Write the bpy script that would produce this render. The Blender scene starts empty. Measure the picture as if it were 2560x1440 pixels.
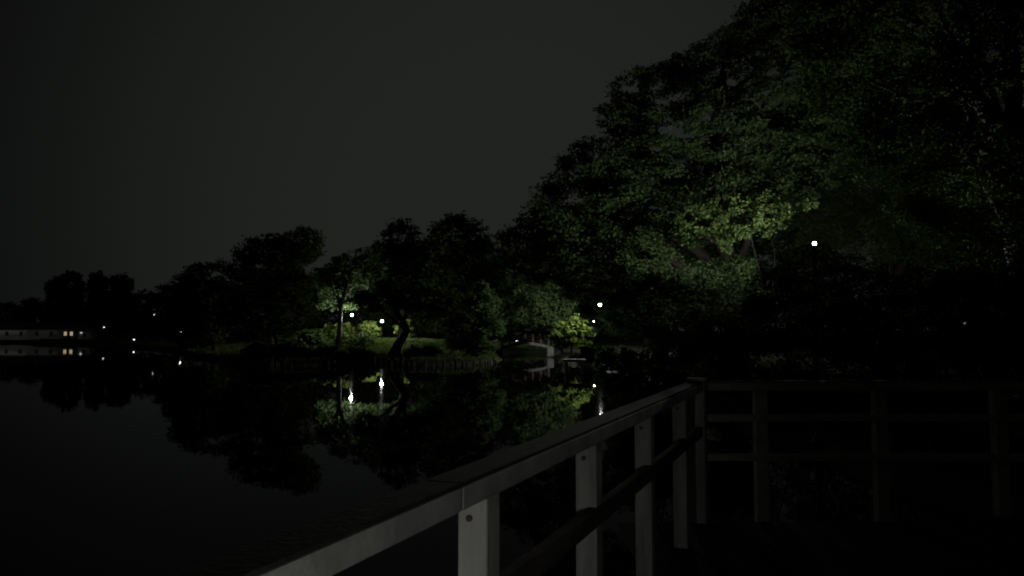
import bpy, bmesh, math
import numpy as np
from mathutils import Vector

# ---------------------------------------------------------------- camera
SC = bpy.context.scene
COL = SC.collection
F = 1849.0                     # focal length in photograph pixels (2560 wide)
CZ = 2.6                       # eye above the water
PITCH = math.atan(105.0 / F)   # horizon at y = 825
cam_d = bpy.data.cameras.new('camera')
cam = bpy.data.objects.new('camera', cam_d)
COL.objects.link(cam)
cam.location = (0, 0, CZ)
cam.rotation_euler = (math.pi / 2 + PITCH, 0, 0)
cam_d.sensor_width = 36.0
cam_d.lens = 36.0 * F / 2560.0
cam_d.clip_start = 0.05
cam_d.clip_end = 8000
SC.camera = cam

# ---------------------------------------------------------------- night sky
world = bpy.data.worlds.new('World')
SC.world = world
world.use_nodes = True
nt = world.node_tree
nt.nodes.clear()
n_out = nt.nodes.new('ShaderNodeOutputWorld')
n_bg = nt.nodes.new('ShaderNodeBackground')
n_tc = nt.nodes.new('ShaderNodeTexCoord')
n_dot = nt.nodes.new('ShaderNodeVectorMath'); n_dot.operation = 'DOT_PRODUCT'
gl = Vector((0.0, 0.95, 0.13)).normalized()      # town glow plus lens fall-off, both put into the sky colour
n_dot.inputs[1].default_value = gl
n_map = nt.nodes.new('ShaderNodeMapRange')
n_map.interpolation_type = 'SMOOTHSTEP'
n_map.inputs['From Min'].default_value = 0.77
n_map.inputs['From Max'].default_value = 1.0
n_mix = nt.nodes.new('ShaderNodeMix'); n_mix.data_type = 'RGBA'
n_mix.inputs[6].default_value = (0.0038, 0.0042, 0.0039, 1)
n_mix.inputs[7].default_value = (0.0145, 0.0166, 0.0148, 1)
n_bg.inputs['Strength'].default_value = 1.0
nt.links.new(n_tc.outputs['Generated'], n_dot.inputs[0])
nt.links.new(n_dot.outputs['Value'], n_map.inputs['Value'])
nt.links.new(n_map.outputs['Result'], n_mix.inputs[0])
nt.links.new(n_mix.outputs[2], n_bg.inputs['Color'])
nt.links.new(n_bg.outputs[0], n_out.inputs['Surface'])

SC.view_settings.view_transform = 'Standard'
SC.view_settings.look = 'None'
SC.view_settings.exposure = 0.0
SC.view_settings.gamma = 1.0
SC.view_settings.use_curve_mapping = False
SC.render.engine = 'CYCLES'
SC.cycles.use_denoising = True
SC.cycles.pixel_filter_type = 'BLACKMAN_HARRIS'
SC.cycles.filter_width = 2.0
SC.cycles.max_bounces = 5
SC.cycles.diffuse_bounces = 2
SC.cycles.glossy_bounces = 3
SC.cycles.sample_clamp_indirect = 2.0
SC.cycles.caustics_reflective = False

RNG = np.random.default_rng(11)

# ---------------------------------------------------------------- helpers
def P(px, py, Y):
    """world point on the ray of photograph pixel (px, py) at distance Y ahead"""
    v = (720.0 - py) / F
    c, s = math.cos(PITCH), math.sin(PITCH)
    dx, dy, dz = (px - 1280.0) / F, c - s * v, s + c * v
    k = Y / dy
    return Vector((dx * k, Y, CZ + dz * k))

def tag(o, label=None, cat=None, group=None, kind=None):
    if label: o['label'] = label
    if cat: o['category'] = cat
    if group: o['group'] = group
    if kind: o['kind'] = kind
    return o

def empty(name, loc, label=None, cat=None, group=None):
    o = bpy.data.objects.new(name, None)
    COL.objects.link(o)
    o.location = loc
    o.empty_display_size = 0.2
    return tag(o, label, cat, group)

def link(name, me, mat, parent=None, loc=(0, 0, 0)):
    if mat is not None and not me.materials:
        me.materials.append(mat)
    o = bpy.data.objects.new(name, me)
    COL.objects.link(o)
    o.location = loc
    if parent is not None: o.parent = parent
    return o

def bm_obj(name, bm, mat, parent=None, loc=(0, 0, 0), smooth=False):
    bmesh.ops.recalc_face_normals(bm, faces=bm.faces)
    me = bpy.data.meshes.new(name)
    bm.to_mesh(me); bm.free()
    if smooth:
        me.polygons.foreach_set('use_smooth', [True] * len(me.polygons))
    return link(name, me, mat, parent, loc)

def add_box(bm, c, s, rz=0.0, bevel=0.0):
    r = bmesh.ops.create_cube(bm, size=1.0)
    vs = r['verts']
    ca, sa = math.cos(rz), math.sin(rz)
    for v in vs:
        x, y, z = v.co.x * s[0], v.co.y * s[1], v.co.z * s[2]
        v.co = (c[0] + x * ca - y * sa, c[1] + x * sa + y * ca, c[2] + z)
    if bevel > 0:
        es = list({e for v in vs for e in v.link_edges})
        bmesh.ops.bevel(bm, geom=es, offset=bevel, segments=2, affect='EDGES', profile=0.6)

def box(name, c, s, mat, parent=None, rz=0.0, bevel=0.0):
    bm = bmesh.new()
    add_box(bm, c, s, rz, bevel)
    return bm_obj(name, bm, mat, parent)

def add_tube(bm, pts, rads, n=7, cap=True):
    pts = [Vector(p) for p in pts]
    rings = []
    up = Vector((0.13, 0.31, 0.94))
    for i, p in enumerate(pts):
        a = pts[max(i - 1, 0)]; b = pts[min(i + 1, len(pts) - 1)]
        t = (b - a)
        t = t.normalized() if t.length > 1e-6 else Vector((0, 0, 1))
        u = t.cross(up)
        if u.length < 0.05: u = t.cross(Vector((1, 0, 0)))
        u.normalize(); w = t.cross(u)
        rings.append([bm.verts.new(p + (u * math.cos(2 * math.pi * k / n) + w * math.sin(2 * math.pi * k / n)) * rads[i]) for k in range(n)])
    for i in range(len(rings) - 1):
        for k in range(n):
            bm.faces.new((rings[i][k], rings[i][(k + 1) % n], rings[i + 1][(k + 1) % n], rings[i + 1][k]))
    if cap:
        bm.faces.new(rings[0][::-1]); bm.faces.new(rings[-1])

def add_lathe(bm, prof, c=(0, 0, 0), n=16):
    rings = []
    for r, z in prof:
        rings.append([bm.verts.new((c[0] + r * math.cos(2 * math.pi * k / n), c[1] + r * math.sin(2 * math.pi * k / n), c[2] + z)) for k in range(n)])
    for i in range(len(rings) - 1):
        for k in range(n):
            bm.faces.new((rings[i][k], rings[i][(k + 1) % n], rings[i + 1][(k + 1) % n], rings[i + 1][k]))
    bm.faces.new(rings[0][::-1]); bm.faces.new(rings[-1])

def copy_tree(o, parent=None):
    c = o.copy(); COL.objects.link(c)
    if parent is not None: c.parent = parent
    for ch in list(o.children): copy_tree(ch, c)
    return c

# ---------------------------------------------------------------- materials
MAT = {}
def principled(name, col, rough=0.7, spec=0.3, metal=0.0, var=0.0, scale=4.0, bump=0.0, bscale=30.0, stretch=None):
    m = bpy.data.materials.new(name); m.use_nodes = True
    t = m.node_tree; b = t.nodes['Principled BSDF']
    b.inputs['Base Color'].default_value = (*col, 1)
    b.inputs['Roughness'].default_value = rough
    b.inputs['Specular IOR Level'].default_value = spec
    b.inputs['Metallic'].default_value = metal
    tc = t.nodes.new('ShaderNodeTexCoord')
    src = tc.outputs['Object']
    if stretch:
        mp = t.nodes.new('ShaderNodeMapping'); mp.inputs['Scale'].default_value = stretch
        t.links.new(src, mp.inputs['Vector']); src = mp.outputs['Vector']
    if var > 0:
        nz = t.nodes.new('ShaderNodeTexNoise'); nz.inputs['Scale'].default_value = scale
        nz.inputs['Detail'].default_value = 6.0; nz.inputs['Roughness'].default_value = 0.65
        t.links.new(src, nz.inputs['Vector'])
        rp = t.nodes.new('ShaderNodeValToRGB')
        rp.color_ramp.elements[0].position = 0.3; rp.color_ramp.elements[1].position = 0.72
        lo = [c * (1 - var) for c in col]; hi = [min(1, c * (1 + var)) for c in col]
        rp.color_ramp.elements[0].color = (*lo, 1); rp.color_ramp.elements[1].color = (*hi, 1)
        t.links.new(nz.outputs['Fac'], rp.inputs['Fac'])
        t.links.new(rp.outputs['Color'], b.inputs['Base Color'])
    if bump > 0:
        nb = t.nodes.new('ShaderNodeTexNoise'); nb.inputs['Scale'].default_value = bscale
        nb.inputs['Detail'].default_value = 5.0
        t.links.new(src, nb.inputs['Vector'])
        bp = t.nodes.new('ShaderNodeBump'); bp.inputs['Strength'].default_value = bump
        bp.inputs['Distance'].default_value = 0.02
        t.links.new(nb.outputs['Fac'], bp.inputs['Height'])
        t.links.new(bp.outputs['Normal'], b.inputs['Normal'])
    MAT[name] = m
    return m

def leaf_mat(name, dark, light, trans=0.42, spec=0.08):
    m = bpy.data.materials.new(name); m.use_nodes = True
    t = m.node_tree; b = t.nodes['Principled BSDF']
    out = t.nodes['Material Output']
    g = t.nodes.new('ShaderNodeNewGeometry')
    rp = t.nodes.new('ShaderNodeValToRGB')
    rp.color_ramp.elements[0].color = (*dark, 1); rp.color_ramp.elements[1].color = (*light, 1)
    t.links.new(g.outputs['Random Per Island'], rp.inputs['Fac'])
    t.links.new(rp.outputs['Color'], b.inputs['Base Color'])
    b.inputs['Roughness'].default_value = 0.68
    b.inputs['Specular IOR Level'].default_value = spec
    tr = t.nodes.new('ShaderNodeBsdfTranslucent')
    mx = t.nodes.new('ShaderNodeMixShader'); mx.inputs[0].default_value = trans
    hs = t.nodes.new('ShaderNodeHueSaturation'); hs.inputs['Saturation'].default_value = 1.05; hs.inputs['Value'].default_value = 1.3
    t.links.new(rp.outputs['Color'], hs.inputs['Color'])
    t.links.new(hs.outputs['Color'], tr.inputs['Color'])
    t.links.new(b.outputs[0], mx.inputs[1]); t.links.new(tr.outputs[0], mx.inputs[2])
    t.links.new(mx.outputs[0], out.inputs['Surface'])
    MAT[name] = m
    return m

def emit_mat(name, col, strength):
    m = bpy.data.materials.new(name); m.use_nodes = True
    t = m.node_tree; t.nodes.clear()
    o = t.nodes.new('ShaderNodeOutputMaterial'); e = t.nodes.new('ShaderNodeEmission')
    e.inputs['Color'].default_value = (*col, 1); e.inputs['Strength'].default_value = strength
    t.links.new(e.outputs[0], o.inputs['Surface'])
    MAT[name] = m
    return m

leaf_mat('leaf_dark', (0.022, 0.036, 0.012), (0.040, 0.064, 0.020), 0.05, 0.0)
leaf_mat('leaf_green', (0.032, 0.056, 0.022), (0.066, 0.098, 0.036))
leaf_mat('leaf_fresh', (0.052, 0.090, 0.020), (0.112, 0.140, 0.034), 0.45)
leaf_mat('leaf_mid', (0.038, 0.072, 0.021), (0.084, 0.118, 0.036), 0.45)
leaf_mat('leaf_needle', (0.026, 0.044, 0.018), (0.046, 0.070, 0.026), 0.25)
principled('bark', (0.020, 0.017, 0.014), 0.9, 0.2, var=0.4, scale=6, bump=0.8, bscale=14, stretch=(1, 1, 0.25))
principled('soil', (0.028, 0.030, 0.017), 0.95, 0.1, var=0.5, scale=0.6, bump=0.6, bscale=5)
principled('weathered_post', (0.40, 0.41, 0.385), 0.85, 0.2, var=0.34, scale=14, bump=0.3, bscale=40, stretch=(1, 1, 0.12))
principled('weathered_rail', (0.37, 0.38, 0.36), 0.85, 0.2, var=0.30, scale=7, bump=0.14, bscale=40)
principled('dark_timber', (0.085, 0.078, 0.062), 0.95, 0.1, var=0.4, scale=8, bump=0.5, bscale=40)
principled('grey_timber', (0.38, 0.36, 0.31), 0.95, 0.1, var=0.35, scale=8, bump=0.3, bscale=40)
principled('rail_top_dark', (0.028, 0.029, 0.024), 0.95, 0.1, var=0.5, scale=12, bump=0.15, bscale=50)  # dark top strip, much darker than the rail's sides
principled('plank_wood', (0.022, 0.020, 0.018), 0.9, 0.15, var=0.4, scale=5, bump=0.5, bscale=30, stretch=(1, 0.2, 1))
principled('bolt_steel', (0.12, 0.10, 0.09), 0.6, 0.4, metal=0.6, var=0.4, scale=40)
principled('pile_concrete', (0.16, 0.16, 0.15), 0.9, 0.2, var=0.35, scale=4, bump=0.4)
principled('lamp_metal', (0.035, 0.037, 0.035), 0.5, 0.4, metal=0.3, var=0.2)
principled('red_lacquer', (0.020, 0.007, 0.006), 0.55, 0.4, var=0.25, scale=5)
principled('stone_grey', (0.30, 0.31, 0.29), 0.85, 0.25, var=0.25, scale=3, bump=0.5, bscale=12)
principled('bridge_stone', (0.10, 0.105, 0.10), 0.9, 0.2, var=0.35, scale=3, bump=0.5, bscale=12)
principled('stake_timber', (0.06, 0.054, 0.044), 0.9, 0.2, var=0.4, scale=5, bump=0.5, stretch=(1, 1, 0.3))
principled('white_wall', (0.72, 0.73, 0.70), 0.8, 0.2, var=0.08, scale=0.7)
principled('roof_tile', (0.07, 0.072, 0.075), 0.7, 0.3, var=0.3, scale=2)
principled('frame_dark', (0.20, 0.17, 0.14), 0.7, 0.3, var=0.2)
principled('pane_dark', (0.10, 0.10, 0.10), 0.15, 0.4)
principled('path_gravel', (0.20, 0.185, 0.16), 0.95, 0.1, var=0.2, scale=6, bump=0.6, bscale=40)
leaf_mat('grass_blade', (0.030, 0.050, 0.012), (0.060, 0.085, 0.020), 0.3)
emit_mat('lit_window', (1.0, 0.74, 0.48), 0.45)

# water
wm = bpy.data.materials.new('pond_water'); wm.use_nodes = True
t = wm.node_tree; b = t.nodes['Principled BSDF']
b.inputs['Base Color'].default_value = (0.004, 0.005, 0.0045, 1)
b.inputs['Roughness'].default_value = 0.016
b.inputs['IOR'].default_value = 1.17
tc = t.nodes.new('ShaderNodeTexCoord')
mp = t.nodes.new('ShaderNodeMapping'); mp.inputs['Scale'].default_value = (0.8, 0.35, 1)
n1 = t.nodes.new('ShaderNodeTexNoise'); n1.inputs['Scale'].default_value = 1.1; n1.inputs['Detail'].default_value = 3.0
bp = t.nodes.new('ShaderNodeBump'); bp.inputs['Strength'].default_value = 0.35; bp.inputs['Distance'].default_value = 0.008
t.links.new(tc.outputs['Object'], mp.inputs['Vector']); t.links.new(mp.outputs['Vector'], n1.inputs['Vector'])
n2 = t.nodes.new('ShaderNodeTexNoise'); n2.inputs['Scale'].default_value = 0.07; n2.inputs['Detail'].default_value = 2.0
mr = t.nodes.new('ShaderNodeMapRange'); mr.inputs['From Min'].default_value = 0.35; mr.inputs['From Max'].default_value = 0.7
mr.inputs['To Min'].default_value = 0.12; mr.inputs['To Max'].default_value = 0.75
t.links.new(tc.outputs['Object'], n2.inputs['Vector']); t.links.new(n2.outputs['Fac'], mr.inputs['Value']); t.links.new(mr.outputs['Result'], bp.inputs['Strength'])
t.links.new(n1.outputs['Fac'], bp.inputs['Height']); t.links.new(bp.outputs['Normal'], b.inputs['Normal'])

# ---------------------------------------------------------------- terrain
def PX(px, d): return ((px - 1280.0) / F * d, d)
POND = np.array([(6.9, 6.2), (6.6, 9), (6.2, 14), (5.8, 20), (5.6, 27), (6.3, 36), (6.6, 46), PX(1480, 53), PX(1400, 60), PX(1378, 70),
                 (4.6, 84), (-0.5, 84), PX(1258, 70), PX(1250, 60), PX(1200, 55), PX(1050, 54), PX(900, 55.5), PX(700, 53), PX(560, 60),
                 PX(450, 77), PX(385, 104), PX(300, 115), PX(240, 134), PX(0, 150), PX(-300, 152), (-190, 120), (-200, -60), (-60, -24),
                 (-10, -7), (-3, -2.6), (2.4, -2.0), (4.6, 0.4), (6.6, 3.4)], dtype=float)

def pond_sd(X, Y):
    X = np.atleast_1d(np.asarray(X, float)); Y = np.atleast_1d(np.asarray(Y, float))
    d2 = np.full(X.shape, 1e18); inside = np.zeros(X.shape, bool)
    n = len(POND)
    for i in range(n):
        x0, y0 = POND[i]; x1, y1 = POND[(i + 1) % n]
        ex, ey = x1 - x0, y1 - y0
        tt = np.clip(((X - x0) * ex + (Y - y0) * ey) / (ex * ex + ey * ey), 0, 1)
        d2 = np.minimum(d2, (X - x0 - tt * ex) ** 2 + (Y - y0 - tt * ey) ** 2)
        c = ((y0 > Y) != (y1 > Y)) & (X < (x1 - x0) * (Y - y0) / (y1 - y0 + 1e-12) + x0)
        inside ^= c
    d = np.sqrt(d2)
    return np.where(inside, -d, d)

def ground_h(X, Y):
    X = np.atleast_1d(np.asarray(X, float)); Y = np.atleast_1d(np.asarray(Y, float))
    sd = pond_sd(X, Y)
    wob = 0.35 * np.sin(X * 0.9 + 1.3 * np.sin(Y * 0.35)) * np.cos(Y * 0.7 + 0.8)
    s = sd + 0.6 * wob
    land = 0.32 * np.clip(s / 0.7, 0, 1) + 0.40 * (1 - np.exp(-np.clip(s, 0, None) / 4.0))
    land += 0.75 * np.exp(-(((X + 15) / 13) ** 2 + ((Y - 88) / 11) ** 2))
    land += 0.05 * np.sin(X * 1.7) * np.sin(Y * 1.3) * np.clip(s, 0, 1)
    bed = np.clip(s * 0.6, -1.2, 0)
    return np.where(s > 0, land, bed)

def gz(x, y): return float(ground_h(x, y)[0])

def build_ground():
    nu = 240
    u = np.linspace(-1, 1, nu)
    xs = 6.0 * np.sinh(u * 6.6)
    ys = 6.0 * np.sinh(np.linspace(-3.6, 6.6, 300))
    X, Y = np.meshgrid(xs, ys)
    Z = ground_h(X.ravel(), Y.ravel())
    co = np.stack([X.ravel(), Y.ravel(), Z], 1)
    me = bpy.data.meshes.new('ground')
    w, h = len(xs), len(ys)
    idx = np.arange(w * h).reshape(h, w)
    q = np.stack([idx[:-1, :-1], idx[:-1, 1:], idx[1:, 1:], idx[1:, :-1]], -1).reshape(-1, 4)
    quads_to_mesh(me, co, q)
    me.polygons.foreach_set('use_smooth', [True] * len(me.polygons))
    tag(link('ground', me, MAT['soil']), kind='structure')

def quads_to_mesh(me, co, q):
    me.vertices.add(len(co)); me.vertices.foreach_set('co', np.ascontiguousarray(co, dtype=np.float32).ravel())
    me.loops.add(q.size); me.loops.foreach_set('vertex_index', np.ascontiguousarray(q, dtype=np.int32).ravel())
    me.polygons.add(len(q))
    me.polygons.foreach_set('loop_start', np.arange(len(q), dtype=np.int32) * 4)
    me.polygons.foreach_set('loop_total', np.full(len(q), 4, dtype=np.int32))
    me.update(); me.validate()

build_ground()
bm = bmesh.new()
vs = [bm.verts.new(p) for p in ((-320, -90, 0), (60, -90, 0), (60, 175, 0), (-320, 175, 0))]
bm.faces.new(vs)
tag(bm_obj('pond_water', bm, wm), kind='structure')

# ---------------------------------------------------------------- foliage
def leaves_mesh(name, c, size, rng, upbias=0.6, aspect=0.5):
    """one small folded leaf per row of c"""
    n = len(c)
    nrm = rng.normal(size=(n, 3)); nrm[:, 2] = np.abs(nrm[:, 2]) + upbias
    nrm /= np.linalg.norm(nrm, axis=1)[:, None]
    a = rng.normal(size=(n, 3))
    tg = np.cross(nrm, a); tg /= np.linalg.norm(tg, axis=1)[:, None] + 1e-9
    bt = np.cross(nrm, tg)
    L = (size * rng.uniform(0.65, 1.3, n))[:, None]
    W = L * aspect
    v = np.empty((n, 4, 3))
    v[:, 0] = c - tg * L * 0.5
    v[:, 1] = c + bt * W * 0.5 + nrm * L * 0.1
    v[:, 2] = c + tg * L * 0.5 - nrm * L * 0.08
    v[:, 3] = c - bt * W * 0.5 + nrm * L * 0.1
    me = bpy.data.meshes.new(name)
    quads_to_mesh(me, v.reshape(-1, 3), np.arange(n * 4).reshape(-1, 4))
    return me

def in_poly(poly, x, y):
    ins = np.zeros(x.shape, bool); n = len(poly)
    for i in range(n):
        x0, y0 = poly[i]; x1, y1 = poly[(i + 1) % n]
        ins ^= ((y0 > y) != (y1 > y)) & (x < (x1 - x0) * (y - y0) / (y1 - y0 + 1e-12) + x0)
    return ins

def edge_dist(poly, x, y):
    d2 = np.full(x.shape, 1e18); n = len(poly)
    for i in range(n):
        x0, y0 = poly[i]; x1, y1 = poly[(i + 1) % n]
        ex, ey = x1 - x0, y1 - y0
        tt = np.clip(((x - x0) * ex + (y - y0) * ey) / (ex * ex + ey * ey), 0, 1)
        d2 = np.minimum(d2, (x - x0 - tt * ex) ** 2 + (y - y0 - tt * ey) ** 2)
    return np.sqrt(d2)

def plant(name, label, cat, group, poly, d, base_px, base_d=None, R=48, thick=None, mat='leaf_green', dens=0.26,
          trunk_r=None, trunk_px=None, gaps=(), leafpx=9.0, limbs=10, flat=0.72, seed=None, base_xy=None, aspect=0.5):
    """a tree or shrub whose crown has the outline poly (photo pixels) at distance d and real depth thick (m)"""
    rng = np.random.default_rng(seed if seed is not None else int(abs(poly[0][0] * 7 + poly[1][1] * 13 + d * 101)))
    poly = np.array(poly, float)
    mn, mx = poly.min(0), poly.max(0)
    area = 0.5 * abs(np.sum(poly[:, 0] * np.roll(poly[:, 1], -1) - np.roll(poly[:, 0], -1) * poly[:, 1]))
    if thick is None: thick = 0.42 * min(mx[0] - mn[0], mx[1] - mn[1]) / F * d
    nb = max(6, int(3.2 * area / (R * R)))
    cx = rng.uniform(mn[0], mx[0], nb * 14); cy = rng.uniform(mn[1], mx[1], nb * 14)
    ok = in_poly(poly, cx, cy); cx, cy = cx[ok], cy[ok]
    ed = edge_dist(poly, cx, cy); ok = ed > R * 0.22
    cx, cy, ed = cx[ok][:nb], cy[ok][:nb], ed[ok][:nb]
    r = np.minimum(R * rng.uniform(0.65, 1.15, len(cx)), ed * 1.15 + 5)
    g = rng.uniform(-1, 1, len(cx)) * thick * (0.25 + 0.75 * np.clip(ed / (ed.max() + 1e-6), 0, 1))
    cen = np.array([P(cx[i], cy[i], d + g[i])[:] for i in range(len(cx))])
    rm = r / F * (d + g)
    # clumps inside each blob, leaves inside each clump
    K = 11
    dirs = rng.normal(size=(len(cx), K, 3)); dirs /= np.linalg.norm(dirs, axis=2)[:, :, None]
    rad = rng.uniform(0.35, 1.0, (len(cx), K))
    cl = cen[:, None, :] + dirs * (rm[:, None] * rad)[:, :, None] * np.array([1, 1, flat])
    n = int(area * dens * (1.0 if d < 30 else 1.3))
    w = (r ** 2) / np.sum(r ** 2)
    bi = rng.choice(len(cx), n, p=w); ki = rng.integers(0, K, n)
    c = cl[bi, ki] + rng.normal(size=(n, 3)) * (rm[bi] * 0.24)[:, None] * np.array([1, 1, flat * 0.8])
    if gaps:
        # project back to find the open places of the crown
        Y = c[:, 1]; dz = c[:, 2] - CZ
        cp, sp = math.cos(PITCH), math.sin(PITCH)
        zc = Y * cp + dz * sp; yc = -Y * sp + dz * cp
        px = 1280 + F * c[:, 0] / zc; py = 720 - F * yc / zc
        keep = np.ones(n, bool)
        for gx, gy, ga, gb in gaps:
            keep &= ((px - gx) / ga) ** 2 + ((py - gy) / gb) ** 2 > rng.uniform(0.6, 1.25, n)
        c = c[keep]
    bd = base_d if base_d is not None else d
    if base_xy is None: bx, by = (base_px - 1280.0) / F * bd, bd
    else: bx, by = base_xy
    # a trunk base is on land
    bz = max(gz(bx, by), 0.0) - 0.05
    c = c[c[:, 2] > 0.06]
    root = empty(name, (bx, by, bz), label, cat, group)
    o = np.array([bx, by, bz])
    link('crown', leaves_mesh('crown', c - o, leafpx / F * d, rng, aspect=aspect), MAT[mat], root)
    # trunk and limbs
    zc_ = cen.mean(0)
    H = cen[:, 2].max() - bz
    tr = trunk_r if trunk_r else max(0.03, 0.028 * H)
    bm = bmesh.new()
    if trunk_px:
        path = [Vector(P(a, b_, bd))- Vector(o) for a, b_ in trunk_px]
        path[0] = Vector((path[0].x, path[0].y, min(path[0].z, -0.05)))
    else:
        top = Vector((zc_[0] - bx, zc_[1] - by, (cen[:, 2].min() * 0.35 + cen[:, 2].max() * 0.65) - bz))
        path = []
        for k in range(7):
            q = k / 6
            path.append(Vector((top.x * q ** 1.6 + 0.05 * H * math.sin(q * 5 + bx) * q, top.y * q ** 1.6 + 0.03 * H * math.sin(q * 4 + by) * q, top.z * q)))
    m = len(path)
    rads = [tr * (1.35 if k == 0 else 1.0) * (1 - 0.72 * k / (m - 1)) for k in range(m)]
    add_tube(bm, path, rads, n=9)
    bm_obj('trunk', bm, MAT['bark'], root, smooth=True)
    order = np.argsort(-rm * rng.uniform(0.5, 1.5, len(rm)))[:limbs]
    for j in order:
        e = Vector(cen[j] - o)
        # join the trunk below the blob
        cand = [k for k in range(1, m) if path[k].z < e.z - 0.05 * H] or [1]
        k = cand[-1] if rng.random() < 0.5 else cand[max(0, len(cand) // 2)]
        s = path[k]
        mid = s.lerp(e, 0.5) + Vector((0, 0, 0.12 * (e - s).length)) + Vector(rng.normal(size=3)) * 0.04 * (e - s).length
        r0 = rads[k] * 0.55
        bmL = bmesh.new()
        pts = [s, s.lerp(mid, 0.5) + Vector((0, 0, 0.03 * H * 0.3)), mid, mid.lerp(e, 0.5), e]
        add_tube(bmL, pts, [r0, r0 * 0.8, r0 * 0.6, r0 * 0.4, r0 * 0.15], n=6)
        for _ in range(4):
            tip = Vector(cl[j, rng.integers(0, K)] - o)
            st = mid.lerp(e, rng.uniform(0.2, 1.0))
            add_tube(bmL, [st, st.lerp(tip, 0.5) + Vector((0, 0, 0.03 * (tip - st).length)), tip], [r0 * 0.3, r0 * 0.2, r0 * 0.07], n=4, cap=False)
        bm_obj('limb', bmL, MAT['bark'], root, smooth=True)
    return root

# near right bank -----------------------------------------------------------
LAMP_A = (2036, 609)
plant('broadleaf_tree', 'huge spreading tree overhanging the pond, its outline sloping against the night sky', 'tree', None,
      [(1292, 556), (1330, 482), (1385, 418), (1430, 355), (1490, 300), (1498, 225), (1560, 178), (1640, 148), (1700, 128), (1760, 95),
       (1830, 45), (1870, -20), (1960, -160), (2150, -200), (2260, 0), (2200, 300), (2090, 470), (1960, 560), (1700, 640), (1520, 740),
       (1400, 690), (1320, 630)],
      23.5, 0, base_xy=(7.6, 25.5), R=46, thick=3.6, mat='leaf_green', dens=0.42, trunk_r=0.38, limbs=26,
      gaps=[(1828, 206, 15, 9), (1842, 214, 13, 7), (1680, 328, 34, 9), (1712, 340, 30, 8), (1765, 345, 18, 7), (1640, 372, 22, 7), (1918, 232, 13, 8), (1945, 215, 9, 6), (1900, 262, 10, 7), (2036, 609, 40, 30)], flat=0.55)
plant('broadleaf_tree', 'tall dark tree filling the top right corner, nearest on the right bank', 'tree', None,
      [(1950, -60), (2100, -250), (2560, -300), (2850, 0), (2850, 640), (2560, 700), (2330, 640), (2180, 520), (2080, 400), (1990, 200)],
      12.0, 0, base_xy=(9.3, 12.6), R=62, thick=1.6, mat='leaf_dark', dens=0.24, trunk_r=0.30, limbs=22, flat=0.6)
plant('maple_tree', 'smaller tree with yellow-green leaves lit by the nearest lamp', 'tree', None,
      [(1672, 560), (1700, 520), (1752, 500), (1800, 476), (1862, 488), (1910, 470), (1962, 486), (2068, 490), (2050, 520), (1978, 540), (1966, 572),
       (1920, 598), (1852, 600), (1826, 650), (1790, 612), (1752, 596), (1730, 640), (1700, 610)],
      20.0, 0, base_xy=(8.8, 23.2), R=24, thick=2.0, mat='leaf_mid', dens=0.11, trunk_r=0.04, limbs=3,
      gaps=[(2036, 609, 40, 30), (1852, 548, 34, 15), (1760, 560, 20, 10), (1930, 540, 22, 8), (1810, 505, 16, 8), (1720, 545, 14, 8)], leafpx=9)
plant('maple_tree', 'small dim leafy tree left of the brightest lamp-lit leaves', 'tree', None,
      [(1540, 650), (1572, 578), (1600, 560), (1645, 572), (1668, 615), (1720, 640), (1790, 660), (1850, 632), (1905, 655), (1860, 715), (1740, 730), (1660, 700), (1600, 706), (1556, 690)],
      20.6, 0, base_xy=(6.6, 21.8), R=24, thick=1.4, mat='leaf_green', dens=0.13, trunk_r=0.04, limbs=3, gaps=[(1690, 660, 16, 9), (1610, 640, 18, 8)], leafpx=9)
plant('broadleaf_tree', 'middle-sized tree below the big sloping crown, behind the shore shrubs', 'tree', None,
      [(1226, 640), (1250, 578), (1290, 548), (1340, 490), (1420, 510), (1520, 600), (1600, 630), (1680, 640), (1700, 720), (1640, 800), (1560, 860), (1480, 830), (1440, 790), (1380, 730), (1290, 730), (1240, 690)],
      42, 0, base_xy=(9.0, 43.0), R=34, thick=2.4, mat='leaf_green', dens=0.24, limbs=14, gaps=[(1500, 762, 24, 18)])
plant('broadleaf_tree', 'broad dark tree standing behind the nearest lamp at the right', 'tree', None,
      [(1860, 380), (2000, 220), (2250, 120), (2500, 150), (2750, 300), (2750, 640), (2400, 680), (2150, 650), (1920, 600)],
      33, 0, base_xy=(17.0, 34.0), R=52, thick=3.0, mat='leaf_green', dens=0.24, trunk_r=0.3, limbs=14)
plant('understory_tree', 'dense dark undergrowth tree right of the white lamp by the water', 'tree', None,
      [(1560, 790), (1640, 700), (1730, 650), (1850, 630), (1930, 680), (1930, 820), (1890, 950), (1710, 985), (1590, 965)],
      24, 0, base_xy=(7.0, 24.4), R=38, thick=1.2, mat='leaf_green', dens=0.24, limbs=8, gaps=[(1500, 762, 20, 16)])
plant('understory_tree', 'black undergrowth tree directly under the lamp at the right', 'tree', None,
      [(1850, 720), (1950, 650), (2010, 655), (2100, 650), (2250, 680), (2320, 800), (2310, 1075), (1900, 1085)],
      12.4, 0, base_xy=(7.2, 12.6), R=44, thick=0.7, mat='leaf_dark', dens=0.20, limbs=7, gaps=[(2036, 609, 30, 24), (2205, 808, 5, 5)])
plant('understory_tree', 'black undergrowth tree behind the far railing at the right edge', 'tree', None,
      [(2250, 720), (2400, 650), (2600, 630), (2780, 700), (2780, 1065), (2260, 1065)],
      13.5, 0, base_xy=(9.2, 13.9), R=48, thick=0.8, mat='leaf_dark', dens=0.20, limbs=7, gaps=[(2412, 808, 9, 7), (2440, 806, 8, 5)])
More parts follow.
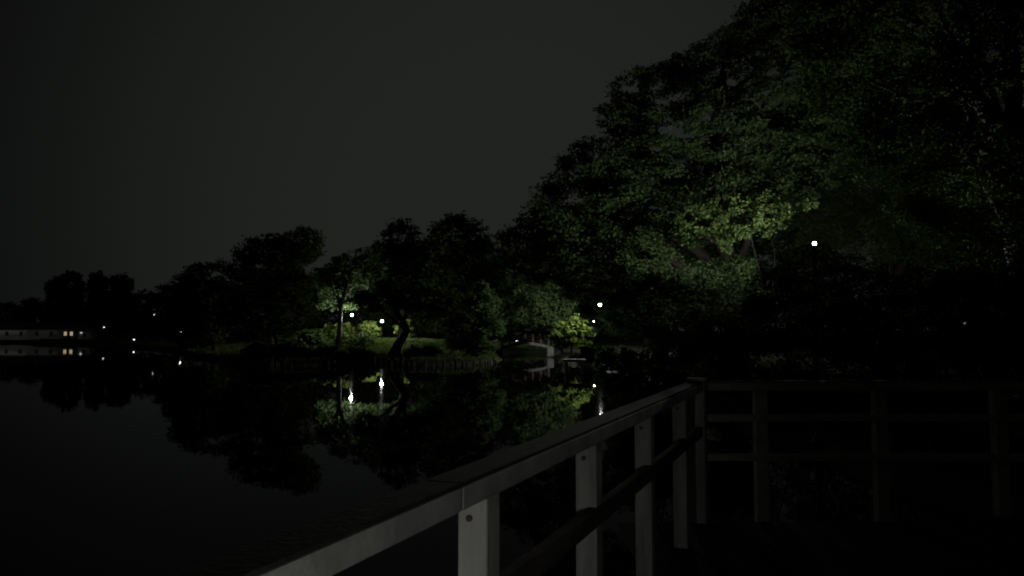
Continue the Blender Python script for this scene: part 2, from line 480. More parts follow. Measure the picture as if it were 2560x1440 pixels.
plant('shore_shrub', 'low black shrub leaning over the water beyond the handrail', 'shrub', None,
      [(1500, 985), (1560, 940), (1640, 918), (1740, 950), (1760, 1030), (1620, 1030), (1510, 1015)],
      24, 0, base_xy=(6.2, 23.2), R=26, thick=1.0, mat='leaf_dark', dens=0.30, limbs=6)
plant('shore_shrub', 'pale leafy shrub at the water beside the small stone platform', 'shrub', None,
      [(1482, 905), (1502, 872), (1552, 862), (1600, 885), (1605, 930), (1540, 940), (1490, 930)],
      46, 0, base_xy=(7.2, 47.0), R=16, thick=0.8, mat='leaf_green', dens=0.34, limbs=4, leafpx=10)

plant('shore_shrub', 'added dark low shrub hiding lit ground between the stone platform and the bright bush', 'shrub', None,
      [(1425, 900), (1440, 872), (1480, 862), (1530, 866), (1545, 905), (1480, 912)],
      56, 0, base_xy=(6.1, 57.0), R=15, thick=0.9, mat='leaf_dark', dens=0.45, limbs=4)  # shrub added to darken the strongly lit ground here
# the bank across the water ---------------------------------------------------
plant('broadleaf_tree', 'loose green tree standing behind the red railed bridge', 'tree', None,
      [(1292, 655), (1350, 612), (1420, 640), (1445, 740), (1420, 825), (1330, 822), (1275, 800), (1262, 720)],
      68.5, 0, base_xy=(4.9, 69.5), R=28, thick=2.2, mat='leaf_green', dens=0.30, limbs=8)
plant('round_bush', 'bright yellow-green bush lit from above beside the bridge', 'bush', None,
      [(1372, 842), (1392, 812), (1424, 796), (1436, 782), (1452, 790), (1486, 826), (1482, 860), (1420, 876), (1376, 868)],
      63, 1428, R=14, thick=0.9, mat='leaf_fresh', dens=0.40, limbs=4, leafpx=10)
plant('broadleaf_tree', 'tall tree with rounded dark top at the middle of the far bank', 'tree', None,
      [(1050, 660), (1080, 560), (1130, 531), (1190, 545), (1226, 585), (1235, 650), (1250, 760), (1150, 820), (1050, 780)],
      78, 1150, R=30, mat='leaf_dark', dens=0.30, limbs=9)
plant('broadleaf_tree', 'feathery tall tree left of the rounded dark top', 'tree', None,
      [(925, 700), (950, 592), (975, 550), (1032, 540), (1062, 590), (1080, 700), (1020, 765), (940, 760)],
      84, 1002, R=24, mat='leaf_green', dens=0.26, limbs=8)
plant('broadleaf_tree', 'low broad tree above the two lamps across the water', 'tree', None,
      [(785, 730), (812, 662), (860, 632), (940, 602), (965, 660), (965, 750), (890, 775), (800, 780)],
      76, 846, base_d=71, R=26, mat='leaf_green', dens=0.30, limbs=8, gaps=[(880, 787, 16, 12)])
plant('broadleaf_tree', 'solid black tree with a lobed flat top left of the lamps', 'tree', None,
      [(556, 710), (578, 642), (600, 604), (650, 588), (698, 582), (738, 564), (792, 568), (814, 600), (802, 642), (772, 662), (792, 700), (790, 770), (730, 850), (610, 860), (545, 790)],
      66, 680, R=28, thick=3.2, mat='leaf_dark', dens=0.34, limbs=10)
plant('broadleaf_tree', 'black rounded tree beside the lobed flat-topped one', 'tree', None,
      [(438, 725), (452, 672), (500, 655), (560, 648), (605, 690), (605, 820), (530, 872), (428, 872), (396, 790)],
      71, 540, R=28, thick=3.0, mat='leaf_dark', dens=0.34, limbs=9)
plant('leaning_tree', 'tree with a black curved trunk leaning over the pond beside the lamps', 'tree', None,
      [(845, 768), (900, 724), (980, 692), (1062, 702), (1112, 752), (1118, 792), (1060, 806), (1020, 788), (960, 778), (900, 790)],
      58, 985, base_d=58, R=22, thick=2.6, mat='leaf_green', dens=0.34, limbs=9, trunk_r=0.42,
      trunk_px=[(984, 885), (992, 866), (1006, 846), (1016, 826), (1010, 806), (996, 788), (980, 760), (975, 730)], gaps=[(880, 787, 14, 10), (955, 803, 16, 12)])
plant('broadleaf_tree', 'bushy green tree growing at the water left of the arched bridge', 'tree', None,
      [(1108, 800), (1150, 722), (1215, 700), (1256, 760), (1258, 850), (1205, 892), (1115, 885)],
      59, 1185, base_d=59.5, R=26, thick=1.6, mat='leaf_green', dens=0.32, limbs=7)
SH = [(650, 60, 40, 855, 905, 56.5, 'dark shrub on the shore under the black lobed tree'),
      (735, 60, 36, 850, 904, 57.5, 'dark shrub on the shore between the timber stakes'),
      (815, 55, 34, 862, 905, 58, 'dark shrub on the shore left of the curved trunk'),
      (890, 60, 30, 866, 906, 57.5, 'low dark shrub on the shore below the two lamps'),
      (1060, 60, 36, 858, 905, 57.5, 'dark shrub on the shore right of the curved trunk')]
for x, hw, R, y0, y1, d, lb in SH:
    plant('shore_shrub', lb, 'shrub', 'shrubs along the opposite shore',
          [(x - hw, y1 - 4), (x - hw * 0.8, y0 + 18), (x - hw * 0.2, y0), (x + hw * 0.5, y0 + 6), (x + hw, y0 + 24), (x + hw * 0.9, y1)],
          d, x, R=18, thick=0.9, mat='leaf_green', dens=0.40, limbs=4)
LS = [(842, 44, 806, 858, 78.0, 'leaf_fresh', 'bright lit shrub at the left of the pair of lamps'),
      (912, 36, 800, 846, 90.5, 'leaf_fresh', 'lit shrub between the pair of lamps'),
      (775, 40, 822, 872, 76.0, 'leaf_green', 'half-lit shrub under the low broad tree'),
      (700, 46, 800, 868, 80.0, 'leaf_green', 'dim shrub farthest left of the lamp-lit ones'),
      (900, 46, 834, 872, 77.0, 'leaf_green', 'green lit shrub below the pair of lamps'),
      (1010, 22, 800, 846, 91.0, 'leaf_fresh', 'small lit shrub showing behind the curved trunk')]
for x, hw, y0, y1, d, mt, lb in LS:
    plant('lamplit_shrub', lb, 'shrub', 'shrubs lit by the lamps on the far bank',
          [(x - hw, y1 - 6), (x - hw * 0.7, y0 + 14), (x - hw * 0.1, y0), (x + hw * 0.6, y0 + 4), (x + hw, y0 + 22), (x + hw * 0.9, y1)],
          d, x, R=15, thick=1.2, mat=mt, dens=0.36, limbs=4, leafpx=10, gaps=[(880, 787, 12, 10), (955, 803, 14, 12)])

# trees far behind -------------------------------------------------------------
FAR = [(118, 152, 690, 190, 'slender far tree, first from the left in the row of four'),
       (150, 210, 679, 188, 'broad upright far tree, second of the row of four'),
       (220, 272, 680, 192, 'upright far tree with a small tip, third of the row of four'),
       (274, 332, 684, 186, 'rounded upright far tree, last of the row of four')]
for x0, x1, y0, d, lb in FAR:
    w = x1 - x0
    plant('upright_tree', lb, 'tree', 'row of upright trees far across the pond',
          [(x0, 828), (x0 + 1, y0 + 14), (x0 + w * 0.3, y0 + 2), (x0 + w * 0.55, y0), (x1 - 4, y0 + 14), (x1, y0 + 50), (x1, 828), (x0 + w * 0.5, 834)],
          d, (x0 + x1) / 2, R=11, mat='leaf_dark', dens=0.7, limbs=4, leafpx=8, flat=1.0)
LOW = [(-70, 60, 752, 165, 'low far tree at the left edge above the white building'),
       (40, 130, 744, 178, 'low far tree between the left edge and the upright row'),
       (318, 400, 722, 142, 'far tree next to the upright row above a lamp'),
       (380, 455, 708, 136, 'far tree beside the black rounded tree'),
       (200, 330, 745, 168, 'low wide far tree behind the two warm windows')]
for x0, x1, y0, d, lb in LOW:
    w = x1 - x0
    plant('broadleaf_tree', lb, 'tree', 'low trees far across the pond',
          [(x0, 834), (x0 + 2, y0 + 26), (x0 + w * 0.3, y0 + 4), (x0 + w * 0.6, y0), (x1 - 6, y0 + 12), (x1, y0 + 50), (x1, 834), (x0 + w * 0.5, 838)],
          d, (x0 + x1) / 2, R=16, mat='leaf_dark', dens=0.40, limbs=4, leafpx=8)
BACK = [(520, 700, 118, 'background tree behind the black rounded tree'), (690, 660, 112, 'background tree behind the lobed flat-topped tree'),
        (850, 650, 120, 'background tree seen under the low broad tree'), (1040, 590, 116, 'background tree behind the curved trunk'),
        (1190, 596, 110, 'background tree behind the bushy tree at the water'), (1290, 612, 124, 'background tree behind the loose green one'),
        (1450, 640, 114, 'background tree behind the white lamp and bush'), (1620, 520, 96, 'background tree deep behind the middle-sized one'),
        (1820, 430, 90, 'background tree deep behind the yellow-green lit leaves'), (2050, 400, 84, 'background tree deep behind the lamp at the right'),
        (2290, 400, 80, 'background tree deep behind the right undergrowth'), (2520, 420, 76, 'background tree deep behind the right frame edge')]
for x, y0, d, lb in BACK:
    plant('background_tree', lb, 'tree', 'background wood',
          [(x - 120, 838), (x - 110, y0 + 60), (x - 50, y0 + 10), (x + 20, y0), (x + 90, y0 + 30), (x + 120, y0 + 90), (x + 110, 838)],
          d, x, R=36, mat='leaf_dark', dens=0.16, limbs=5, leafpx=11,
          gaps=[(1484, 803, 12, 9)])

# ---------------------------------------------------------------- park lamps
def lamp_proto(kind, strength):
    em = emit_mat('lamp_glow_%s_%d' % (kind, round(strength * 10)), (1.0, 0.985, 0.93), strength)
    return em

def park_lamp(px, py, d, label, strength, r=0.20, group='white park lamps around the pond', ring=False, add_tray=False):
    """post-top lamp: base, pole, collar, globe and cap; the globe centre is on the ray of (px, py)"""
    top = P(px, py, d)
    g0 = gz(top.x, top.y)
    g0 = max(g0, 0.0)
    h = top.z - g0
    root = empty('park_lamp', (top.x, top.y, g0 - 0.02), label, 'lamp', group)
    h += 0.02
    bm = bmesh.new(); add_lathe(bm, [(0.13, 0), (0.13, 0.10), (0.09, 0.16), (0.07, 0.5), (0.055, 0.55)], n=12)
    bm_obj('base', bm, MAT['lamp_metal'], root, smooth=True)
    bm = bmesh.new(); add_lathe(bm, [(0.05, 0.55), (0.045, h * 0.6), (0.038, h - r * 1.18)], n=10)
    bm_obj('pole', bm, MAT['lamp_metal'], root, smooth=True)
    bm = bmesh.new(); add_lathe(bm, [(0.05, h - r * 1.2), (0.10, h - r * 1.12), (0.10, h - r * 0.95), (0.06, h - r * 0.93)], n=12)
    bm_obj('collar', bm, MAT['lamp_metal'], root, smooth=True)
    em = lamp_proto('park', strength)
    prof = []
    for k in range(11):
        a = -math.pi / 2 + math.pi * (k + 0.5) / 11.0
        prof.append((max(0.02, r * math.cos(a)), h + r * 0.95 * math.sin(a)))
    bm = bmesh.new(); add_lathe(bm, prof, n=18)
    gl_ = bm_obj('globe', bm, em, root, smooth=True)
    bm = bmesh.new(); add_lathe(bm, [(r * 0.72, h + r * 0.78), (r * 0.80, h + r * 0.86), (r * 0.5, h + r * 1.12), (0.02, h + r * 1.25)], n=16)
    bm_obj('cap', bm, MAT['lamp_metal'], root, smooth=True)
    if ring:
        bm = bmesh.new(); add_lathe(bm, [(r * 1.02, h + r * 0.30), (r * 1.14, h + r * 0.26), (r * 1.14, h + r * 0.52), (r * 1.02, h + r * 0.56)], n=18)
        bm_obj('band', bm, MAT['lamp_metal'], root, smooth=True)
    if add_tray:
        # dark tray under the globe is added to block light onto deck and undergrowth
        zt = h - r * 1.5
        bm = bmesh.new(); add_lathe(bm, [(0.05, zt - 0.015), (0.27, zt - 0.004), (0.27, zt), (0.05, zt)], n=24)
        bm_obj('added_tray', bm, MAT['lamp_metal'], root, smooth=True)
    return root

park_lamp(*LAMP_A, 16.0, 'nearest white lamp among dark leaves at the upper right', 68000, r=0.028, ring=True, add_tray=True)
park_lamp(1500, 762, 60.5, 'white lamp above the bright yellow-green bush', 25000, r=0.07)
park_lamp(880, 787, 74, 'left lamp of the pair across the water, half hidden by leaves', 9000, r=0.07)
park_lamp(955, 803, 87, 'brighter right lamp of the pair, just left of the curved trunk', 10000, r=0.09)
park_lamp(1484, 803, 84, 'small lamp glinting through leaves below the white lamp', 2500, r=0.07)
park_lamp(260, 818, 150, 'small far lamp right of the two warm windows', 2.5, r=0.10)
park_lamp(386, 787, 137, 'far lamp half hidden in foliage left of the black rounded tree', 2.0, r=0.11)
park_lamp(452, 830, 112, 'far lamp hidden behind leaves, seen mostly as its reflection', 12, r=0.09)
park_lamp(2412, 808, 52, 'tiny lamp speck through the undergrowth at the far right', 0.2, r=0.055)
park_lamp(-46, 790, 162, 'far lamp over the white building at the left edge', 500, r=0.18)

def bollard_light(loc, h, label, strength, r=0.07):
    root = empty('bollard_light', loc, label, 'lamp', None)
    bm = bmesh.new(); add_lathe(bm, [(r * 1.5, 0), (r * 1.5, 0.03), (r, 0.035), (r, h - 0.16)], n=14)
    bm_obj('column', bm, MAT['lamp_metal'], root, smooth=True)
    bm = bmesh.new(); add_lathe(bm, [(r * 0.92, h - 0.16), (r * 0.92, h - 0.02)], n=14)
    bm_obj('diffuser', bm, emit_mat('bollard_glow_%d' % round(strength * 10), (1.0, 0.985, 0.93), strength), root, smooth=True)
    bm = bmesh.new(); add_lathe(bm, [(r * 1.15, h - 0.02), (r * 1.15, h + 0.01), (r * 0.6, h + 0.04)], n=14)
    bm_obj('cap', bm, MAT['lamp_metal'], root, smooth=True)
    return root
p = P(335, 849, 122); bollard_light((p.x, p.y, gz(p.x, p.y) - 0.02), p.z - gz(p.x, p.y) + 0.1, 'low shore light far across the pond under the dark trees', 4, r=0.09)
p = P(1293, 851, 100); bollard_light((p.x, p.y, gz(p.x, p.y) - 0.02), p.z - gz(p.x, p.y) + 0.1, 'low path light beyond the arched bridge', 6, r=0.15)

# ---------------------------------------------------------------- arched bridge far away
def arched_bridge():
    d = 72.0
    x0, x1 = P(1258, 860, d).x, P(1368, 860, d).x
    cxm = (x0 + x1) / 2; half = (x1 - x0) / 2
    root = empty('arched_bridge', (cxm, d, 0), 'small arched footbridge with red railings over the far inlet', 'bridge')
    zt = lambda u: 1.02 + 0.42 * (1 - u * u)        # u in -1..1
    wid = 1.5
    NS = 16
    bm = bmesh.new()
    ring = []
    for k in range(NS + 1):
        u = -1 + 2 * k / NS; x = u * half * 1.12
        z1 = zt(u); z0 = z1 - 0.26
        ring.append([bm.verts.new((x, -wid / 2, z0)), bm.verts.new((x, -wid / 2, z1)), bm.verts.new((x, wid / 2, z1)), bm.verts.new((x, wid / 2, z0))])
    for k in range(NS):
        for j in range(4):
            bm.faces.new((ring[k][j], ring[k][(j + 1) % 4], ring[k + 1][(j + 1) % 4], ring[k + 1][j]))
    bm.faces.new(ring[0][::-1]); bm.faces.new(ring[-1])
    bm_obj('deck', bm, MAT['bridge_stone'], root)
    for sy in (-1, 1):
        y = sy * (wid / 2 - 0.06)
        for k in range(7):
            u = -0.96 + 1.92 * k / 6
            box('post', (u * half * 1.1, y, zt(u) + 0.45), (0.13, 0.13, 0.98 if k in (0, 6) else 0.90), MAT['red_lacquer'], root)
        for hz, rr in ((0.86, 0.055), (0.55, 0.04), (0.25, 0.04)):
            bm = bmesh.new()
            add_tube(bm, [(-1.0 * half * 1.1 + 2.0 * half * 1.1 * k / 12, y, zt(-1 + 2 * k / 12) + hz) for k in range(13)], [rr] * 13, n=8)
            bm_obj('rail', bm, MAT['red_lacquer'], root, smooth=True)
    for sx in (-1, 1):
        box('abutment', (sx * half * 1.16, 0, 0.30), (0.7, 1.7, 1.4), MAT['bridge_stone'], root, bevel=0.03)
    return root
arched_bridge()

# stone platform in the water
def platform():
    d = 45.0
    a = P(1406, 897, d); b_ = P(1464, 908, d)
    cx = (a.x + b_.x) / 2; w = b_.x - a.x; zt = a.z
    root = empty('stone_platform', (cx, d, -0.5), 'small pale slab on square posts standing in the water', 'platform')
    box('slab', (0, 0, zt + 0.5 - 0.10), (w, 0.9, 0.16), MAT['stone_grey'], root, bevel=0.02)
    for sx in (-1, 1):
        for sy in (-1, 1):
            box('post', (sx * (w / 2 - 0.22), sy * 0.32, (zt + 0.5 - 0.18) / 2), (0.17, 0.17, zt + 0.5 - 0.18), MAT['stone_grey'], root, bevel=0.015)
platform()

# timber stakes along the opposite shore
def revetment():
    root = empty('timber_revetment', (PX(900, 54)[0], 54, 0), 'row of weathered timber stakes holding the opposite shore', 'revetment')
    bm = bmesh.new(); add_lathe(bm, [(0.07, -0.5), (0.07, 0.30), (0.055, 0.36)], n=8)
    me = bpy.data.meshes.new('stake'); bmesh.ops.recalc_face_normals(bm, faces=bm.faces); bm.to_mesh(me); bm.free(); me.materials.append(MAT['stake_timber'])
    pts = [PX(560, 60), PX(700, 53), PX(900, 55.5), PX(1050, 54), PX(1200, 55), PX(1248, 58)]
    rng = np.random.default_rng(5)
    for (xa, ya), (xb, yb) in zip(pts[:-1], pts[1:]):
        L = math.hypot(xb - xa, yb - ya); n = int(L / 0.42)
        for k in range(n):
            q = k / n
            o = bpy.data.objects.new('stake', me); COL.objects.link(o); o.parent = root
            o.location = (xa + (xb - xa) * q - root.location.x + rng.normal() * 0.04, ya + (yb - ya) * q - 54 - 0.15 + rng.normal() * 0.05, rng.normal() * 0.07 + (0.25 if rng.random() < 0.08 else 0))
            o.rotation_euler = (rng.normal() * 0.05, rng.normal() * 0.05, 0)
revetment()

# ---------------------------------------------------------------- far white building and kiosk
def far_building():
    d = 153.0
    xl, xr = PX(-160, d)[0], PX(192, d)[0]
    W = xr - xl; cx = (xl + xr) / 2
    g0 = 0.60
    root = empty('park_building', (cx, d, g0 - 0.05), 'long low white building with two warm lit windows across the pond', 'building')
    wh = 2.1; dep = 7.0
    box('wall', (0, dep / 2, wh / 2), (W, dep, wh), MAT['white_wall'], root)
    bm = bmesh.new()
    e = 0.9
    x0, x1, y0, y1 = -W / 2 - e, W / 2 + e, -e, dep + e
    v = [bm.verts.new(q) for q in ((x0, y0, wh + 0.02), (x1, y0, wh + 0.02), (x1, y1, wh + 0.02), (x0, y1, wh + 0.02), (x0 + 2.5, dep / 2, wh + 1.5), (x1 - 2.5, dep / 2, wh + 1.5))]
    for f in ((0, 1, 5, 4), (2, 3, 4, 5), (1, 2, 5), (3, 0, 4), (3, 2, 1, 0)): bm.faces.new([v[i] for i in f])
    bm_obj('roof', bm, MAT['roof_tile'], root)
    xw = [PX(q, d)[0] - cx for q in (166, 181)]
    wins = [(x, True) for x in xw] + [(PX(q, d)[0] - cx, False) for q in (20, 55, 95, 130, -30, -80)]
    for x, lit in wins:
        w_ = box('window', (x, -0.03, 1.30), (0.66, 0.06, 0.90), MAT['frame_dark'], root)
        box('pane', (x, -0.07, 1.30), (0.54, 0.03, 0.78), MAT['lit_window'] if lit else MAT['pane_dark'], w_)
        box('glazing_bar', (x, -0.095, 1.30), (0.05, 0.02, 0.78), MAT['frame_dark'], w_)
    box('door', ((xw[0] + xw[1]) / 2, -0.03, 1.0), (0.30, 0.05, 1.95), MAT['frame_dark'], root)
    for q0, q1, st in ((-120, -20, 0.22), (-8, 66, 0.22), (84, 146, 0.06)):
        xa, xb = PX(q0, d)[0] - cx, PX(q1, d)[0] - cx
        box('strip_cover', ((xa + xb) / 2, -0.62, 1.98), (xb - xa + 0.3, 0.05, 0.22), MAT['white_wall'], root)  # board added to hide the glowing strip behind it
        box('added_strip', ((xa + xb) / 2, -0.45, 2.04), (xb - xa, 0.10, 0.06), emit_mat('added_eave_glow', (1, 0.98, 0.92), st), root)  # glow added under the eave to brighten the wall
far_building()

def kiosk():
    p = P(212, 838, 146); g0 = 0.55
    root = empty('white_kiosk', (p.x, p.y, g0 - 0.05), 'small white kiosk between the warm windows and the far lamp', 'kiosk')
    box('wall', (0, 0, 0.85), (1.7, 1.4, 1.7), MAT['white_wall'], root)
    bm = bmesh.new(); v = [bm.verts.new(q) for q in ((-1.05, -0.9, 1.71), (1.05, -0.9, 1.71), (1.05, 0.9, 1.71), (-1.05, 0.9, 1.71), (-0.4, 0, 2.2), (0.4, 0, 2.2))]
    for f in ((0, 1, 5, 4), (2, 3, 4, 5), (1, 2, 5), (3, 0, 4), (3, 2, 1, 0)): bm.faces.new([v[i] for i in f])
    bm_obj('roof', bm, MAT['roof_tile'], root)
    box('window', (0.3, -0.72, 1.1), (0.7, 0.04, 0.6), MAT['pane_dark'], root)
    box('wall_light', (-0.3, -0.78, 1.55), (0.3, 0.12, 0.09), emit_mat('kiosk_light', (1, 0.98, 0.92), 1.0), root)
kiosk()

# ---------------------------------------------------------------- the footbridge one stands on
def footbridge():
    DZ = CZ - 1.55                      # deck level
    ux, uy = 0.391, 0.920               # direction of the first span
    nx, ny = 0.920, -0.391              # towards the walkway
    A = Vector((-1.04, 0.0))            # inner face of the left handrail at Y = 0
    rz = math.atan2(uy, ux)             # box length axis along the span
    root = empty('zigzag_footbridge', (0.3, 2.0, 0), 'grey weathered footbridge turning right over the pond, railing posts in front', 'bridge')
    off = Vector((0.3, 2.0, 0))
    def part(name, c, s, mat, r=0.0, bevel=0.006, par=root):
        return box(name, Vector(c) - off, s, mat, par, r, bevel)
    def along(t_, inw):                # t_ = distance along the span, inw = metres inwards of the inner face
        return Vector((A.x + ux * t_ + nx * inw, A.y + uy * t_ + ny * inw))
    zt0, zt1 = CZ - 0.512, CZ - 0.445   # top rail
    zm0, zm1 = CZ - 0.885, CZ - 0.80    # middle rail
    tc_ = 6.80                          # corner
    t_start = -1.3
    tdepth = lambda dd: dd / uy
    # handrails of the left side
    def rail(name, ta, tb, z0, z1, w, inw, mt='weathered_rail'):
        c = along((ta + tb) / 2, inw)
        return part(name, (c.x, c.y, (z0 + z1) / 2), (tb - ta, w, z1 - z0), MAT[mt], rz, 0.008)
    def top_strip(ta, tb, inw, w, par):
        c = along((ta + tb) / 2, inw)
        return part('rail_cap', (c.x, c.y, zt1 + 0.006), (tb - ta, w, 0.012), MAT['rail_top_dark'], rz, 0.004, par)
    for ta, tb in ((t_start, 2.30), (2.306, tc_ - 0.06)):
        r_ = rail('top_rail', ta, tb, zt0, zt1, 0.13, -0.065)
        top_strip(ta, tb, -0.065, 0.12, root)
    rail('middle_rail', t_start, tc_ - 0.06, zm0, zm1, 0.05, -0.033, 'dark_timber')
    # posts of the left side: first at depth 2.15 m, then about every metre
    for k, dd in enumerate((-0.95, 0.15, 1.22, 2.30, 3.38, 4.42, 5.5)):
        tt = tdepth(dd) + 0.05
        c = along(tt, -0.066)
        zb = DZ - 0.12
        po = part('post', (c.x, c.y, (zb + zt0) / 2), (0.10, 0.10, zt0 - zb), MAT['weathered_post'], rz, 0.007)
        f = along(tt - 0.052, -0.075)
        bm = bmesh.new(); add_lathe(bm, [(0.011, -0.006), (0.011, 0.004), (0.007, 0.007)], n=8)
        bo = bm_obj('bolt', bm, MAT['bolt_steel'], po, loc=(f.x - off.x, f.y - off.y, zt0 - 0.07))
        bo.rotation_euler = (math.pi / 2, 0, rz - math.pi / 2)
    # outer corner post with a pyramid cap
    cc = along(tc_, -0.065)
    part('corner_post', (cc.x, cc.y, (DZ - 0.12 + zt1 + 0.01) / 2), (0.14, 0.14, zt1 + 0.01 - DZ + 0.12), MAT['weathered_post'], rz, 0.008)
    bm = bmesh.new(); add_box(bm, (cc.x - off.x, cc.y - off.y, zt1 + 0.027), (0.15, 0.15, 0.030), rz, 0.008)
    bm_obj('post_cap', bm, MAT['weathered_post'], root)
    # second span to the right (along X) at its far side
    yc = cc.y
    xe = 8.6
    for ta, tb in ((cc.x + 0.08, 4.2), (4.206, xe)):
        part('top_rail', ((ta + tb) / 2, yc, (zt0 + zt1) / 2 + 0.004), (tb - ta, 0.13, zt1 - zt0), MAT['grey_timber'], 0, 0.008)
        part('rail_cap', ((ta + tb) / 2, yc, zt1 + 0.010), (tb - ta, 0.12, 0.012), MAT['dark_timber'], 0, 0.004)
    for zc_ in (CZ - 0.738, CZ - 1.065):
        part('middle_rail', ((cc.x + 0.08 + xe) / 2, yc - 0.01, zc_), (xe - cc.x - 0.08, 0.05, 0.058), MAT['grey_timber'], 0, 0.006)
    for x in (2.1, 3.11, 4.12, 5.13, 6.14, 7.15, 8.16):
        part('post', (x, yc + 0.03, (DZ - 0.12 + zt0) / 2), (0.10, 0.10, zt0 - DZ + 0.12), MAT['grey_timber'], 0, 0.007)
    # inner side: right railing of the first span and near railing of the second
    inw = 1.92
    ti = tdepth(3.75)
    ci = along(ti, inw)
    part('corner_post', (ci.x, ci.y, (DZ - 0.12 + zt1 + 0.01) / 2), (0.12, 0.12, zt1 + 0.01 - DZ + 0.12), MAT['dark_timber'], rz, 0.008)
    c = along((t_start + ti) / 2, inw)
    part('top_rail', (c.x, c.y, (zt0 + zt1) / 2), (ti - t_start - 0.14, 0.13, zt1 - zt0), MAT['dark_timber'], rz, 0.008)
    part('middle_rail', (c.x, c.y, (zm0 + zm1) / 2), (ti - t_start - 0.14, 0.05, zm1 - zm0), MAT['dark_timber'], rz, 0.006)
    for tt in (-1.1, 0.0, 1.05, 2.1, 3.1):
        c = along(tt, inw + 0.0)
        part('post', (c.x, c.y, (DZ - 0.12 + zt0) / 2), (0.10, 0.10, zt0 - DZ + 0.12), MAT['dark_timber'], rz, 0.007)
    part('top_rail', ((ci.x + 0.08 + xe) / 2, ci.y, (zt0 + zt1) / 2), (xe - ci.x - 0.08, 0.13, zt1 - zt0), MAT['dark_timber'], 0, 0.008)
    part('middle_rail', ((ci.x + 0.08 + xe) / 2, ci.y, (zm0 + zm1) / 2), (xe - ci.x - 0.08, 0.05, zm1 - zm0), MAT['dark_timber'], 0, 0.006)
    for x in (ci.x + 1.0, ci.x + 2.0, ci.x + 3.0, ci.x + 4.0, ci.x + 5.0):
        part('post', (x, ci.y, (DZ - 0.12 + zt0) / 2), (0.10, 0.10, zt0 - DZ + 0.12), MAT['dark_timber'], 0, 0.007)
    # deck planks
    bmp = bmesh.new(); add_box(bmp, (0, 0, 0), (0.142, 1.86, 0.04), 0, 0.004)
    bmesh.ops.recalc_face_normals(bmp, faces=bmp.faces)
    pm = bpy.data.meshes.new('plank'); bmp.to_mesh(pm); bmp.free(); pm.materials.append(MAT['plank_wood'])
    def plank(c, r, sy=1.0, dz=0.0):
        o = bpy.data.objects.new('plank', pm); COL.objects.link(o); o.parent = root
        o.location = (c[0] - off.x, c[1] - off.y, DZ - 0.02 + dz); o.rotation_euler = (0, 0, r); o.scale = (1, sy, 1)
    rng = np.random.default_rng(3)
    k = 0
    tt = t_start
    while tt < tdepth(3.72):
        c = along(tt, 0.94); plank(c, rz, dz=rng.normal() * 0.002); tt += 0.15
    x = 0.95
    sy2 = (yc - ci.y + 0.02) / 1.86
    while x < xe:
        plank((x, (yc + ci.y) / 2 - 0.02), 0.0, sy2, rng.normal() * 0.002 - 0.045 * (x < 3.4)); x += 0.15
    # beams and piles
    for inw_ in (0.12, 1.70):
        c = along((t_start + 5.2) / 2, inw_)
        part('beam', (c.x, c.y, DZ - 0.19), (5.2 - t_start, 0.14, 0.20), MAT['pile_concrete'], rz)
    for yy in (yc - 0.14, ci.y + 0.14):
        part('beam', ((1.2 + xe) / 2, yy, DZ - 0.22), (xe - 1.2, 0.14, 0.20), MAT['pile_concrete'], 0)
    for q in [along(0.2, 0.12), along(0.2, 1.70), along(3.2, 0.12), along(3.2, 1.70), Vector((1.5, yc - 0.14)), Vector((4.6, yc - 0.14)), Vector((4.6, ci.y + 0.14)), Vector((7.4, yc - 0.14)), Vector((7.4, ci.y + 0.14))]:
        part('pile', (q[0], q[1], (DZ - 0.32 - 1.6) / 2), (0.18, 0.18, DZ - 0.32 + 1.6), MAT['pile_concrete'], 0)
    return DZ
DZ = footbridge()
bol = bollard_light((-0.645, -0.43, DZ), 1.05, 'low bollard lamp on the footbridge deck behind the viewer', 310, r=0.055)
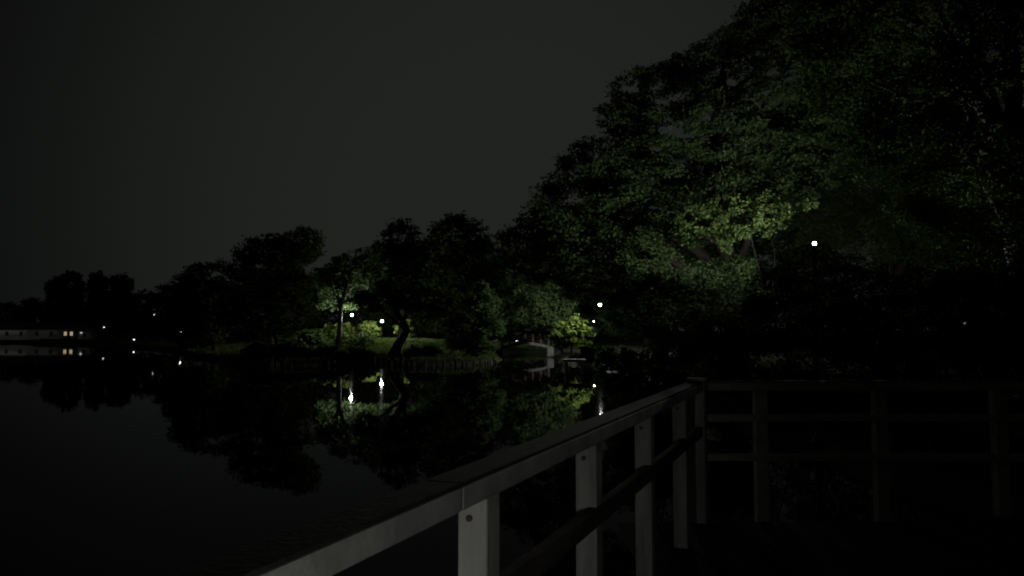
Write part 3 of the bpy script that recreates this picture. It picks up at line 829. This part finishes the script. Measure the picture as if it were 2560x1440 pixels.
# its side shield is added, unseen, to dim the far posts and rails
bm = bmesh.new()
arc = [math.radians(14.5 + 8 * k) for k in range(15)]
ri, ro = 0.270, 0.276
va = [[bm.verts.new((r_ * math.sin(a), r_ * math.cos(a), z_)) for r_, z_ in ((ri, 0.80), (ro, 0.80), (ro, 1.12), (ri, 1.12))] for a in arc]
for k in range(len(arc) - 1):
    for j in range(4): bm.faces.new((va[k][j], va[k][(j + 1) % 4], va[k + 1][(j + 1) % 4], va[k + 1][j]))
bm.faces.new(va[0][::-1]); bm.faces.new(va[-1])
bm_obj('added_shield', bm, MAT['lamp_metal'], bol)
bm = bmesh.new(); add_box(bm, (0.16, 0, 0.86), (0.22, 0.02, 0.02)); bm_obj('bracket', bm, MAT['lamp_metal'], bol)  # arm for the added light blocker

# ---------------------------------------------------------------- grass on the lamp-lit lawn and shores
def grass():
    rng = np.random.default_rng(21)
    N = 60000
    x = np.concatenate([rng.uniform(-34, 4, N), rng.uniform(6, 16, N // 3), rng.uniform(-95, -45, N // 3)])
    y = np.concatenate([rng.uniform(54, 96, N), rng.uniform(6, 50, N // 3), rng.uniform(100, 150, N // 3)])
    sd = pond_sd(x, y); ok = sd > 0.5
    x, y = x[ok], y[ok]
    z = ground_h(x, y)
    n = len(x)
    h = rng.uniform(0.06, 0.2, n) * (1 + 0.004 * y); w = 0.02 + 0.0006 * y
    a = rng.uniform(0, 2 * math.pi, n)
    lx, ly = rng.normal(size=n) * h * 0.4, rng.normal(size=n) * h * 0.4
    v = np.empty((n, 4, 3))
    cx_, sx_ = np.cos(a) * w, np.sin(a) * w
    v[:, 0] = np.stack([x - cx_, y - sx_, z - 0.02], 1); v[:, 1] = np.stack([x + cx_, y + sx_, z - 0.02], 1)
    v[:, 2] = np.stack([x + lx + cx_ * 0.2, y + ly + sx_ * 0.2, z + h], 1); v[:, 3] = np.stack([x + lx - cx_ * 0.2, y + ly - sx_ * 0.2, z + h], 1)
    me = bpy.data.meshes.new('grass')
    quads_to_mesh(me, v.reshape(-1, 3), np.arange(n * 4).reshape(-1, 4))
    tag(link('grass', me, MAT['grass_blade']), 'short grass on the banks and the lamp-lit lawn', 'grass', kind='stuff')
grass()
